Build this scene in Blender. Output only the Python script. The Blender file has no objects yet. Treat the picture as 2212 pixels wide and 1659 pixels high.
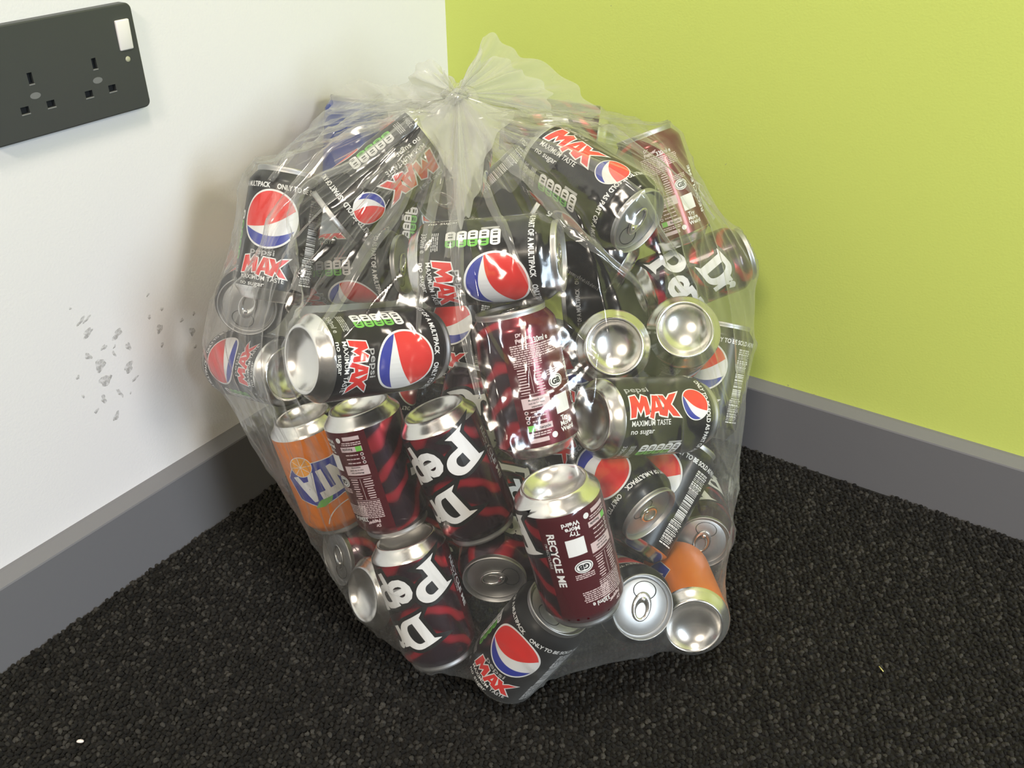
import bpy, bmesh, math, random
import numpy as np
from mathutils import Vector, Matrix
from mathutils.bvhtree import BVHTree

random.seed(7)
rng = np.random.default_rng(7)
scene = bpy.context.scene
COL = scene.collection
PI = math.pi

# ------------------------------------------------------------------ camera
CAM_POS = Vector((-0.9521, -0.7434, 0.6708))
CAM_RIGHT = Vector((0.56045151, -0.82812085, -0.01048643))
CAM_UP = Vector((0.43783607, 0.28552122, 0.85251229))
CAM_FWD = Vector((0.70298911, 0.48238314, -0.52260197))
cam_data = bpy.data.cameras.new('camera')
cam_data.sensor_width = 36.0
cam_data.lens = 2054.25 / 2212 * 36.0
cam_data.clip_start = 0.02
cam = bpy.data.objects.new('camera', cam_data)
COL.objects.link(cam)
rot = Matrix((CAM_RIGHT, CAM_UP, -CAM_FWD)).transposed()
cam.matrix_world = Matrix.Translation(CAM_POS) @ rot.to_4x4()
scene.camera = cam

# ------------------------------------------------------------------ light
vs = scene.view_settings
vs.view_transform = 'Standard'
vs.look = 'None'
vs.gamma = 1.0
vs.use_curve_mapping = False
vs.exposure = -0.08
scene.cycles.transparent_max_bounces = 14
scene.cycles.max_bounces = 5
scene.cycles.diffuse_bounces = 3
scene.cycles.glossy_bounces = 4
scene.cycles.use_adaptive_sampling = True
scene.cycles.adaptive_threshold = 0.05
scene.cycles.sample_clamp_indirect = 4.0
scene.cycles.caustics_reflective = False
scene.cycles.caustics_refractive = False

world = bpy.data.worlds.new('room_ambient')
scene.world = world
world.use_nodes = True
bgn = world.node_tree.nodes['Background']
bgn.inputs['Color'].default_value = (1.0, 0.90, 0.78, 1)
bgn.inputs['Strength'].default_value = 0.17


def area_light(name, loc, target, sx, sy, power, color):
    d = bpy.data.lights.new(name, 'AREA')
    d.shape = 'RECTANGLE'
    d.size, d.size_y = sx, sy
    d.energy = power
    d.color = color
    o = bpy.data.objects.new(name, d)
    COL.objects.link(o)
    o.location = loc
    o.rotation_euler = (Vector(target) - Vector(loc)).to_track_quat('-Z', 'Y').to_euler()
    return o


area_light('ceiling_lamp_light', (-0.72, -0.85, 2.50), (-0.72, -0.85, 0), 0.45, 0.45, 29, (1.0, 0.90, 0.77))
area_light('side_ceiling_lamp_light', (-3.00, -1.10, 2.50), (-3.00, -1.10, 0), 0.6, 0.6, 88, (1.0, 0.88, 0.72))
area_light('far_ceiling_lamp_light', (-1.20, -4.30, 2.50), (-1.20, -4.30, 0), 0.45, 0.9, 92, (1.0, 0.87, 0.70))
area_light('window_daylight', (-1.18, -3.40, 1.30), (-0.40, -0.2, 0.25), 0.55, 1.35, 76, (0.72, 0.86, 1.0))


# ------------------------------------------------------------------ materials
def new_mat(name):
    m = bpy.data.materials.new(name)
    m.use_nodes = True
    nt = m.node_tree
    b = nt.nodes['Principled BSDF']
    return m, nt, b


def N(nt, kind, **kw):
    n = nt.nodes.new(kind)
    for k, v in kw.items():
        if k in n.inputs.keys() if isinstance(k, str) else False:
            n.inputs[k].default_value = v
        else:
            setattr(n, k, v)
    return n


def simple(name, col, rough=0.5, metal=0.0, coat=0.0, spec=0.5):
    m, nt, b = new_mat(name)
    b.inputs['Base Color'].default_value = (*col, 1)
    b.inputs['Roughness'].default_value = rough
    b.inputs['Metallic'].default_value = metal
    b.inputs['Coat Weight'].default_value = coat
    b.inputs['Coat Roughness'].default_value = 0.1
    b.inputs['Specular IOR Level'].default_value = spec
    return m


def add_bump(nt, b, scale, dist, detail=3, strength=1.0):
    tc = N(nt, 'ShaderNodeTexCoord')
    no = N(nt, 'ShaderNodeTexNoise')
    no.inputs['Scale'].default_value = scale
    no.inputs['Detail'].default_value = detail
    bp = N(nt, 'ShaderNodeBump')
    bp.inputs['Distance'].default_value = dist
    bp.inputs['Strength'].default_value = strength
    nt.links.new(tc.outputs['Object'], no.inputs['Vector'])
    nt.links.new(no.outputs['Fac'], bp.inputs['Height'])
    nt.links.new(bp.outputs['Normal'], b.inputs['Normal'])
    return tc, no


def wall_paint(name, col):
    m, nt, b = new_mat(name)
    b.inputs['Roughness'].default_value = 0.55
    b.inputs['Specular IOR Level'].default_value = 0.35
    tc, no = add_bump(nt, b, 420, 0.0004, 2, 0.35)
    n2 = N(nt, 'ShaderNodeTexNoise')
    n2.inputs['Scale'].default_value = 5
    n2.inputs['Detail'].default_value = 4
    nt.links.new(tc.outputs['Object'], n2.inputs['Vector'])
    mx = N(nt, 'ShaderNodeMixRGB')
    mx.inputs['Color1'].default_value = (*[c * 0.97 for c in col], 1)
    mx.inputs['Color2'].default_value = (*col, 1)
    nt.links.new(n2.outputs['Fac'], mx.inputs['Fac'])
    nt.links.new(mx.outputs['Color'], b.inputs['Base Color'])
    return m


M_WHITE = wall_paint('white_wall_paint', (0.795, 0.785, 0.79))
M_GREEN = wall_paint('lime_wall_paint', (0.61, 0.70, 0.160))
M_SKIRT, _nt, _b = new_mat('grey_satin_skirting_paint')
_b.inputs['Base Color'].default_value = (0.165, 0.165, 0.175, 1)
_b.inputs['Roughness'].default_value = 0.38
add_bump(_nt, _b, 300, 0.0003, 2, 0.25)

M_BACK = simple('carpet_backing', (0.008, 0.0075, 0.0065), 1.0)
M_CARPET, nt, b = new_mat('charcoal_loop_pile')
oi = N(nt, 'ShaderNodeObjectInfo')
cr = N(nt, 'ShaderNodeValToRGB')
e = cr.color_ramp.elements
e[0].position = 0.0
e[0].color = (0.0040, 0.0037, 0.0030, 1)
e[1].position = 1.0
e[1].color = (0.0520, 0.0490, 0.0420, 1)
for p, c in ((0.40, (0.0095, 0.0088, 0.0073, 1)), (0.75, (0.0190, 0.0178, 0.0148, 1)), (0.93, (0.0360, 0.0335, 0.0285, 1))):
    x = e.new(p)
    x.color = c
nt.links.new(oi.outputs['Random'], cr.inputs['Fac'])
tc = N(nt, 'ShaderNodeTexCoord')
no = N(nt, 'ShaderNodeTexNoise')
no.inputs['Scale'].default_value = 1800
no.inputs['Detail'].default_value = 4
nt.links.new(tc.outputs['Object'], no.inputs['Vector'])
mx = N(nt, 'ShaderNodeMixRGB', blend_type='MULTIPLY')
mx.inputs['Fac'].default_value = 0.7
rr = N(nt, 'ShaderNodeValToRGB')
rr.color_ramp.elements[0].position = 0.3
rr.color_ramp.elements[0].color = (0.35, 0.35, 0.35, 1)
rr.color_ramp.elements[1].position = 0.75
rr.color_ramp.elements[1].color = (1.5, 1.5, 1.5, 1)
nt.links.new(no.outputs['Fac'], rr.inputs['Fac'])
nt.links.new(cr.outputs['Color'], mx.inputs['Color1'])
nt.links.new(rr.outputs['Color'], mx.inputs['Color2'])
nt.links.new(mx.outputs['Color'], b.inputs['Base Color'])
b.inputs['Roughness'].default_value = 0.75
b.inputs['Specular IOR Level'].default_value = 0.2
b.inputs['Sheen Weight'].default_value = 0.04
bp = N(nt, 'ShaderNodeBump')
bp.inputs['Distance'].default_value = 0.0006
nt.links.new(no.outputs['Fac'], bp.inputs['Height'])
nt.links.new(bp.outputs['Normal'], b.inputs['Normal'])

M_SOCKET, nt, b = new_mat('anthracite_socket_plate')
b.inputs['Base Color'].default_value = (0.046, 0.050, 0.050, 1)
b.inputs['Roughness'].default_value = 0.42
add_bump(nt, b, 900, 0.0001, 2, 0.2)
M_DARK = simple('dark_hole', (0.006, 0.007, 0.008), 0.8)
M_SHUT = simple('socket_shutter_grey', (0.10, 0.105, 0.105), 0.5)
M_SWITCH = simple('white_switch_plastic', (0.82, 0.79, 0.77), 0.3)
M_NEON = simple('cream_indicator_lens', (0.42, 0.42, 0.30), 0.25)
M_MARK = simple('socket_faint_mark', (0.17, 0.175, 0.18), 0.35)

# can materials
M_ALU, nt, b = new_mat('brushed_aluminium')
b.inputs['Base Color'].default_value = (0.86, 0.85, 0.83, 1)
b.inputs['Metallic'].default_value = 1.0
b.inputs['Roughness'].default_value = 0.24
M_LID, nt, b = new_mat('lid_aluminium')
b.inputs['Base Color'].default_value = (0.50, 0.50, 0.50, 1)
b.inputs['Metallic'].default_value = 1.0
b.inputs['Roughness'].default_value = 0.48
add_bump(nt, b, 300, 0.0003, 2, 0.2)
M_BLACK = simple('black_can_lacquer', (0.009, 0.009, 0.010), 0.30, 0.0, 0.05, 0.22)
M_BLUE = simple('blue_can_lacquer', (0.025, 0.055, 0.30), 0.35, 0.2, 0.2)
M_ORANGE = simple('orange_can_lacquer', (0.85, 0.22, 0.012), 0.35, 0.1, 0.2)

M_DRP, nt, b = new_mat('maroon_swirl_lacquer')
b.inputs['Roughness'].default_value = 0.27
b.inputs['Metallic'].default_value = 0.55
b.inputs['Coat Weight'].default_value = 0.3
tc = N(nt, 'ShaderNodeTexCoord')
sp = N(nt, 'ShaderNodeSeparateXYZ')
nt.links.new(tc.outputs['Object'], sp.inputs['Vector'])
at = N(nt, 'ShaderNodeMath', operation='ARCTAN2')
nt.links.new(sp.outputs['Y'], at.inputs[0])
nt.links.new(sp.outputs['X'], at.inputs[1])
# swirl: diagonal wave bands distorted by noise
mp = N(nt, 'ShaderNodeMapping')
mp.inputs['Rotation'].default_value = (0.5, 0.75, 0.2)
nt.links.new(tc.outputs['Object'], mp.inputs['Vector'])
wv = N(nt, 'ShaderNodeTexWave', wave_type='BANDS')
wv.inputs['Scale'].default_value = 17
wv.inputs['Distortion'].default_value = 7.0
wv.inputs['Detail'].default_value = 2.0
wv.inputs['Detail Scale'].default_value = 0.9
nt.links.new(mp.outputs['Vector'], wv.inputs['Vector'])
cr = N(nt, 'ShaderNodeValToRGB')
e = cr.color_ramp.elements
e[0].position = 0.30
e[0].color = (0.030, 0.012, 0.022, 1)
e[1].position = 0.95
e[1].color = (0.42, 0.022, 0.038, 1)
x = e.new(0.62)
x.color = (0.07, 0.010, 0.018, 1)
nt.links.new(wv.outputs['Fac'], cr.inputs['Fac'])
# plain maroon sector for the small print (angles -165..-60 degrees)
g1 = N(nt, 'ShaderNodeMath', operation='GREATER_THAN')
g1.inputs[1].default_value = math.radians(-172)
g2 = N(nt, 'ShaderNodeMath', operation='LESS_THAN')
g2.inputs[1].default_value = math.radians(-62)
nt.links.new(at.outputs[0], g1.inputs[0])
nt.links.new(at.outputs[0], g2.inputs[0])
ml = N(nt, 'ShaderNodeMath', operation='MULTIPLY')
nt.links.new(g1.outputs[0], ml.inputs[0])
nt.links.new(g2.outputs[0], ml.inputs[1])
mx = N(nt, 'ShaderNodeMixRGB')
nt.links.new(ml.outputs[0], mx.inputs['Fac'])
nt.links.new(cr.outputs['Color'], mx.inputs['Color1'])
mx.inputs['Color2'].default_value = (0.135, 0.008, 0.018, 1)
nt.links.new(mx.outputs['Color'], b.inputs['Base Color'])

INK_WHITE = simple('white_ink', (0.80, 0.80, 0.80), 0.35)
INK_GREY = simple('silver_ink', (0.42, 0.42, 0.42), 0.35)
INK_RED = simple('red_ink', (0.72, 0.030, 0.025), 0.35)
INK_BLUE = simple('blue_ink', (0.022, 0.036, 0.33), 0.35)
INK_BLACK = simple('black_ink', (0.008, 0.008, 0.009), 0.35)
INK_GREEN = simple('green_ink', (0.16, 0.50, 0.075), 0.4)
INK_PINK = simple('pale_print_ink', (0.62, 0.48, 0.49), 0.4)
INK_ORANGE = simple('light_orange_ink', (0.95, 0.38, 0.03), 0.4)
INKS = [INK_WHITE, INK_GREY, INK_RED, INK_BLUE, INK_BLACK, INK_GREEN, INK_PINK, INK_ORANGE]
WH, GY, RD, BL, BK, GN, PK, OR = range(8)

# bag film
M_FILM, nt, b = new_mat('clear_polythene_film')
nt.nodes.remove(b)
out = nt.nodes['Material Output']
tc = N(nt, 'ShaderNodeTexCoord')
n1 = N(nt, 'ShaderNodeTexNoise')
n1.inputs['Scale'].default_value = 42
n1.inputs['Detail'].default_value = 2.0
nt.links.new(tc.outputs['Object'], n1.inputs['Vector'])
bp = N(nt, 'ShaderNodeBump')
bp.inputs['Distance'].default_value = 0.006
bp.inputs['Strength'].default_value = 0.40
nt.links.new(n1.outputs['Fac'], bp.inputs['Height'])
gl = N(nt, 'ShaderNodeBsdfGlossy')
gl.inputs['Color'].default_value = (1, 1, 1, 1)
gl.inputs['Roughness'].default_value = 0.15
nt.links.new(bp.outputs['Normal'], gl.inputs['Normal'])
tr = N(nt, 'ShaderNodeBsdfTransparent')
tr.inputs['Color'].default_value = (0.975, 0.975, 0.965, 1)
df = N(nt, 'ShaderNodeBsdfDiffuse')
df.inputs['Color'].default_value = (0.85, 0.85, 0.82, 1)
tl = N(nt, 'ShaderNodeBsdfTranslucent')
tl.inputs['Color'].default_value = (0.85, 0.85, 0.82, 1)
dm = N(nt, 'ShaderNodeMixShader')
dm.inputs['Fac'].default_value = 0.5
nt.links.new(df.outputs[0], dm.inputs[1])
nt.links.new(tl.outputs[0], dm.inputs[2])
lw = N(nt, 'ShaderNodeLayerWeight')
lw.inputs['Blend'].default_value = 0.5
pw = N(nt, 'ShaderNodeMath', operation='POWER')
pw.inputs[1].default_value = 4.5
nt.links.new(lw.outputs['Facing'], pw.inputs[0])
# haze grows where the film is seen edge on (longer path through it)
hz = N(nt, 'ShaderNodeMath', operation='MULTIPLY_ADD')
hz.inputs[1].default_value = 0.36
hz.inputs[2].default_value = 0.036
pw2 = N(nt, 'ShaderNodeMath', operation='POWER')
pw2.inputs[1].default_value = 2.6
nt.links.new(lw.outputs['Facing'], pw2.inputs[0])
nt.links.new(pw2.outputs[0], hz.inputs[0])
m1 = N(nt, 'ShaderNodeMixShader')
nt.links.new(hz.outputs[0], m1.inputs['Fac'])
nt.links.new(tr.outputs[0], m1.inputs[1])
nt.links.new(dm.outputs[0], m1.inputs[2])
fr = N(nt, 'ShaderNodeMath', operation='MULTIPLY_ADD')
fr.inputs[1].default_value = 0.65
fr.inputs[2].default_value = 0.048
nt.links.new(pw.outputs[0], fr.inputs[0])
m2 = N(nt, 'ShaderNodeMixShader')
nt.links.new(fr.outputs[0], m2.inputs['Fac'])
nt.links.new(m1.outputs[0], m2.inputs[1])
nt.links.new(gl.outputs[0], m2.inputs[2])
nt.links.new(m2.outputs[0], out.inputs['Surface'])

# the same film where several layers lie together
M_BUNCH = M_FILM.copy()
M_BUNCH.name = 'bunched_polythene_film'
for nd in [q for q in M_BUNCH.node_tree.nodes if q.type in ('BUMP', 'TEX_NOISE')]:
    M_BUNCH.node_tree.nodes.remove(nd)
for nd in M_BUNCH.node_tree.nodes:
    if nd.type == 'MATH' and nd.operation == 'MULTIPLY_ADD' and abs(nd.inputs[2].default_value - 0.036) < 1e-6:
        nd.inputs[1].default_value = 0.5
        nd.inputs[2].default_value = 0.15

M_FUNNEL = M_BUNCH.copy()
M_FUNNEL.name = 'many_layered_polythene_film'
for nd in M_FUNNEL.node_tree.nodes:
    if nd.type == 'MATH' and nd.operation == 'MULTIPLY_ADD' and abs(nd.inputs[2].default_value - 0.15) < 1e-6:
        nd.inputs[2].default_value = 0.27

M_SCUFF, nt, b = new_mat('grey_scuff')
b.inputs['Base Color'].default_value = (0.36, 0.35, 0.335, 1)
b.inputs['Roughness'].default_value = 0.9
tc = N(nt, 'ShaderNodeTexCoord')
no = N(nt, 'ShaderNodeTexNoise')
no.inputs['Scale'].default_value = 260
no.inputs['Detail'].default_value = 4
nt.links.new(tc.outputs['Object'], no.inputs['Vector'])
rr = N(nt, 'ShaderNodeValToRGB')
rr.color_ramp.elements[0].position = 0.38
rr.color_ramp.elements[0].color = (0.06, 0.06, 0.06, 1)
rr.color_ramp.elements[1].position = 0.68
rr.color_ramp.elements[1].color = (0.58, 0.58, 0.58, 1)
nt.links.new(no.outputs['Fac'], rr.inputs['Fac'])
nt.links.new(rr.outputs['Color'], b.inputs['Alpha'])


# ------------------------------------------------------------------ helpers
def mesh_from(name, verts, faces, mats=None, fmat=None, smooth=False):
    me = bpy.data.meshes.new(name)
    me.from_pydata([tuple(v) for v in verts], [], [tuple(f) for f in faces])
    for m in (mats or []):
        me.materials.append(m)
    if fmat is not None:
        me.polygons.foreach_set('material_index', fmat)
    if smooth:
        me.polygons.foreach_set('use_smooth', [True] * len(me.polygons))
    me.update()
    return me


def obj(name, me, parent=None, **props):
    o = bpy.data.objects.new(name, me)
    COL.objects.link(o)
    if parent is not None:
        o.parent = parent
    for k, v in props.items():
        o[k] = v
    return o


def bm_obj(name, bm, mat, parent=None, smooth=False, **props):
    me = bpy.data.meshes.new(name)
    bm.normal_update()
    bm.to_mesh(me)
    bm.free()
    me.materials.append(mat)
    if smooth:
        me.polygons.foreach_set('use_smooth', [True] * len(me.polygons))
    return obj(name, me, parent, **props)


def box_bm(x0, x1, y0, y1, z0, z1, bevel=0.0, segs=2):
    bm = bmesh.new()
    bmesh.ops.create_cube(bm, size=1)
    for v in bm.verts:
        v.co = Vector(((x0 + x1) / 2 + v.co.x * (x1 - x0), (y0 + y1) / 2 + v.co.y * (y1 - y0), (z0 + z1) / 2 + v.co.z * (z1 - z0)))
    if bevel:
        bmesh.ops.bevel(bm, geom=bm.edges[:], offset=bevel, segments=segs, profile=0.5, affect='EDGES')
    return bm


def lathe(profile, segs=56):
    verts, faces = [], []
    idx = []
    for r, z in profile:
        if r < 1e-6:
            idx.append([len(verts)])
            verts.append((0, 0, z))
        else:
            idx.append(list(range(len(verts), len(verts) + segs)))
            for k in range(segs):
                a = 2 * PI * k / segs
                verts.append((r * math.cos(a), r * math.sin(a), z))
    for A, B in zip(idx[:-1], idx[1:]):
        for k in range(segs):
            k2 = (k + 1) % segs
            if len(A) == 1:
                faces.append((A[0], B[k2], B[k]))
            elif len(B) == 1:
                faces.append((A[k], A[k2], B[0]))
            else:
                faces.append((A[k], A[k2], B[k2], B[k]))
    return verts, faces


# ------------------------------------------------------------------ room
X1, Y1, ZC = -3.6, -5.2, 2.6
T = 0.10


def structure(name, bm, mat):
    return bm_obj(name, bm, mat, None, kind='structure')


floor = structure('floor', box_bm(X1, 0, Y1, 0, -0.05, 0.0), M_BACK)
wall_left = structure('wall_left', box_bm(X1, T, 0.0, T, 0, ZC), M_WHITE)
wall_right = structure('wall_right', box_bm(0.0, T, -1.35, 0.0, 0, ZC), M_GREEN)
SK_H, SK_T, SK_C = 0.0889, 0.0183, 0.0050


def skirting(name, axis):
    # profile (out from wall, z)
    prof = [(0.0, 0.0), (SK_T, 0.0), (SK_T, SK_H - SK_C - 0.0015), (SK_T - 0.0006, SK_H - SK_C), (0.004, SK_H - 0.0004), (0.0, SK_H)]
    L = 3.6 if axis == 'x' else 1.35
    verts, faces = [], []
    n = len(prof)
    for end in (0, 1):
        for d, z in prof:
            s = -L if end else -d      # mitred at the corner
            verts.append((s, -d, z) if axis == 'x' else (-d, s, z))
    for k in range(n):
        k2 = (k + 1) % n
        f = (k, k2, k2 + n, k + n)
        faces.append(f if axis == 'y' else f[::-1])
    faces.append(tuple(range(n)))
    faces.append(tuple(range(n, 2 * n))[::-1])
    me = mesh_from(name, verts, faces, [M_SKIRT])
    bm = bmesh.new()
    bm.from_mesh(me)
    bmesh.ops.recalc_face_normals(bm, faces=bm.faces)
    bm.to_mesh(me)
    bm.free()
    return obj(name, me, None, kind='structure')


skirting('baseboard_left', 'x')
skirting('baseboard_right', 'y')

# ------------------------------------------------------------------ carpet loops (stuff)
def loop_mesh(name, seed):
    r = random.Random(seed)
    segs, sides = 6, 6
    verts, faces = [], []
    Rm, rt = 0.00120, 0.00158
    for i in range(segs + 1):
        a = PI * (i / segs) * 1.0
        cx, cz = Rm * math.cos(a), 0.0004 + Rm * 1.25 * math.sin(a)
        tw = 0.00055 * math.sin(2 * a + r.uniform(0, 6))
        rad = rt * (0.85 + 0.25 * math.sin(a)) * r.uniform(0.9, 1.12)
        for k in range(sides):
            t = 2 * PI * k / sides + a * 0.6
            dx = math.cos(a) * math.cos(t) * rad
            dz = math.sin(a) * math.cos(t) * rad
            verts.append((cx + dx, tw + math.sin(t) * rad, cz + dz))
    for i in range(segs):
        for k in range(sides):
            k2 = (k + 1) % sides
            faces.append((i * sides + k, i * sides + k2, (i + 1) * sides + k2, (i + 1) * sides + k))
    return mesh_from(name, verts, faces, [M_CARPET], smooth=True)


loop_col = bpy.data.collections.new('loop_variants')
for s in range(4):
    lo = bpy.data.objects.new('carpet_loop', loop_mesh('carpet_loop', s))
    loop_col.objects.link(lo)

pts = []
SP = 0.0052
# yarn rows run diagonally to the walls
ca, sa = math.cos(math.radians(28)), math.sin(math.radians(28))
for i in range(-330, 331):
    for j in range(-330, 331):
        u = (i + 0.5 * (j & 1)) * SP
        v = j * SP * 0.9
        x = u * ca - v * sa - 0.45
        y = u * sa + v * ca - 0.55
        if x > -SK_T - 0.001 or y > -SK_T - 0.001 or x < -1.15 or y < -1.25:
            continue
        pts.append((x + random.uniform(-.0011, .0011), y + random.uniform(-.0011, .0011), random.uniform(-0.0006, 0.0002)))
pile_me = bpy.data.meshes.new('carpet_pile')
pile_me.from_pydata(pts, [], [])
n = len(pts)
at_ = pile_me.attributes.new('rot', 'FLOAT_VECTOR', 'POINT')
rv_ = np.zeros((n, 3), np.float32)
rv_[:, 0] = rng.normal(0, 0.30, n)
rv_[:, 1] = rng.normal(0, 0.25, n)
rv_[:, 2] = rng.uniform(0, 2 * PI, n)
at_.data.foreach_set('vector', rv_.ravel())
sc_ = pile_me.attributes.new('scl', 'FLOAT', 'POINT')
sc_.data.foreach_set('value', rng.uniform(0.85, 1.3, n).astype(np.float32))
carpet = obj('carpet_pile', pile_me, None, kind='stuff', label='charcoal loop pile carpet covering the whole floor', category='carpet')
ng = bpy.data.node_groups.new('carpet_loops', 'GeometryNodeTree')
ng.interface.new_socket('Geometry', in_out='INPUT', socket_type='NodeSocketGeometry')
ng.interface.new_socket('Geometry', in_out='OUTPUT', socket_type='NodeSocketGeometry')
gi = ng.nodes.new('NodeGroupInput')
go = ng.nodes.new('NodeGroupOutput')
ci = ng.nodes.new('GeometryNodeCollectionInfo')
ci.inputs['Collection'].default_value = loop_col
ci.inputs['Separate Children'].default_value = True
ip = ng.nodes.new('GeometryNodeInstanceOnPoints')
ip.inputs['Pick Instance'].default_value = True
na = ng.nodes.new('GeometryNodeInputNamedAttribute')
na.data_type = 'FLOAT_VECTOR'
na.inputs['Name'].default_value = 'rot'
nb = ng.nodes.new('GeometryNodeInputNamedAttribute')
nb.data_type = 'FLOAT'
nb.inputs['Name'].default_value = 'scl'
ng.links.new(gi.outputs[0], ip.inputs['Points'])
ng.links.new(ci.outputs[0], ip.inputs['Instance'])
ng.links.new(na.outputs[0], ip.inputs['Rotation'])
ng.links.new(nb.outputs[0], ip.inputs['Scale'])
ng.links.new(ip.outputs[0], go.inputs[0])
md = carpet.modifiers.new('loops', 'NODES')
md.node_group = ng

# ------------------------------------------------------------------ socket
def rounded_plate(x0, x1, z0, z1, y0, y1, rad, edge, segs=8):
    bm = bmesh.new()
    def ring(y, inset):
        vs = []
        for cx, cz, a0 in ((x1 - rad, z1 - rad, 0), (x0 + rad, z1 - rad, 90), (x0 + rad, z0 + rad, 180), (x1 - rad, z0 + rad, 270)):
            for k in range(segs + 1):
                a = math.radians(a0 + 90 * k / segs)
                rr = rad - inset
                vs.append(bm.verts.new((cx + rr * math.cos(a), y, cz + rr * math.sin(a))))
        return vs
    rings = [ring(y0, 0), ring(y1 + edge, 0), ring(y1 + edge * 0.3, edge * 0.3), ring(y1, edge)]
    for A, B in zip(rings[:-1], rings[1:]):
        for k in range(len(A)):
            k2 = (k + 1) % len(A)
            bm.faces.new((A[k], A[k2], B[k2], B[k]))
    bm.faces.new(rings[-1])
    bm.faces.new(rings[0][::-1])
    bmesh.ops.recalc_face_normals(bm, faces=bm.faces)
    return bm


SX, SZ, PT = -0.4355, 0.446, 0.0087
sock = obj('wall_socket', None, None, label='dark grey double power socket plate with white switches on the white wall', category='socket')
sock.location = (SX - 0.073, 0, SZ + 0.043)


def sk(dx, dz):   # mm from the plate's right bottom corner to socket-local coordinates
    return (dx / 1000 + 0.073, dz / 1000 - 0.043)


plate_o = bm_obj('plate', rounded_plate(-0.073, 0.073, -0.043, 0.043, 0.0, -PT, 0.0055, 0.0012), M_SOCKET, sock)
holes = []
for ox in (-45.4, -102.6):
    holes += [(ox, 44.9, 4.2, 8.6), (ox - 11.1, 22.6, 7.0, 5.4), (ox + 11.3, 22.6, 7.0, 5.4)]
cut = bmesh.new()
for hx, hz, w, h in holes:
    cx, cz = sk(hx, hz)
    tmp = box_bm(cx - w / 2000, cx + w / 2000, -0.012, -0.0035, cz - h / 2000, cz + h / 2000)
    tm = bpy.data.meshes.new('t')
    tmp.to_mesh(tm)
    tmp.free()
    cut.from_mesh(tm)
    bpy.data.meshes.remove(tm)
cme = bpy.data.meshes.new('cutter')
cut.to_mesh(cme)
cut.free()
cob = bpy.data.objects.new('cutter', cme)
COL.objects.link(cob)
cob.location = sock.location
bo = plate_o.modifiers.new('holes', 'BOOLEAN')
bo.operation = 'DIFFERENCE'
bo.object = cob
bo.solver = 'EXACT'
dg = bpy.context.evaluated_depsgraph_get()
newme = bpy.data.meshes.new_from_object(plate_o.evaluated_get(dg))
plate_o.modifiers.clear()
plate_o.data = newme
bpy.data.objects.remove(cob)
for hx, hz, w, h in holes:
    cx, cz = sk(hx, hz)
    bm_obj('pin_slot', box_bm(cx - w / 2000, cx + w / 2000, -0.0040, -0.0036, cz - h / 2000, cz + h / 2000), M_DARK, sock)
    bm_obj('slot_lip', box_bm(cx - w / 2000 - .0002, cx + w / 2000 + .0006, -PT - .0003, -PT + .0004, cz - h / 2000 - .0012, cz - h / 2000, 0.0003, 1), M_MARK, sock)
for ox in (-45.9, -102.3):
    cx, cz = sk(ox, 31.5)
    bm = bmesh.new()
    bmesh.ops.create_circle(bm, cap_ends=True, segments=20, radius=0.0045)
    for v in bm.verts:
        v.co = Vector((cx + v.co.x, -PT - 0.0002, cz + v.co.y * 0.55))
    bmesh.ops.recalc_face_normals(bm, faces=bm.faces)
    r = bmesh.ops.extrude_face_region(bm, geom=bm.faces[:])
    bmesh.ops.translate(bm, vec=(0, 0.0004, 0), verts=[g for g in r['geom'] if isinstance(g, bmesh.types.BMVert)])
    bm_obj('moulded_glint', bm, M_MARK, sock)  # raised embossed mark, its faint glossy reflection put into the lighter colour
for x_, s in ((-12.4, 1), (-133.6, -1)):
    cx, cz = sk(x_, 61.8)
    bm = box_bm(cx - .0066, cx + .0066, -PT - .0022, -PT + .001, cz - .0122, cz + .0122, 0.0012, 3)
    for v in bm.verts:      # rocker: lower edge pressed in
        if v.co.y < -PT:
            v.co.y += 0.0011 * max(0, (cz - v.co.z) / .0122)
    bm_obj('switch_rocker', bm, M_SWITCH, sock, True, label='white rocker switch')
    cx, cz = sk(x_ - 1.0 * s, 42.3)
    bm = bmesh.new()
    bmesh.ops.create_uvsphere(bm, u_segments=16, v_segments=10, radius=0.0024)
    for v in bm.verts:
        v.co = Vector((cx + v.co.x, -PT + v.co.z * 0.35, cz + v.co.y))
    bm_obj('indicator_lens', bm, M_NEON, sock, True, label='small cream indicator light')

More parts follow.
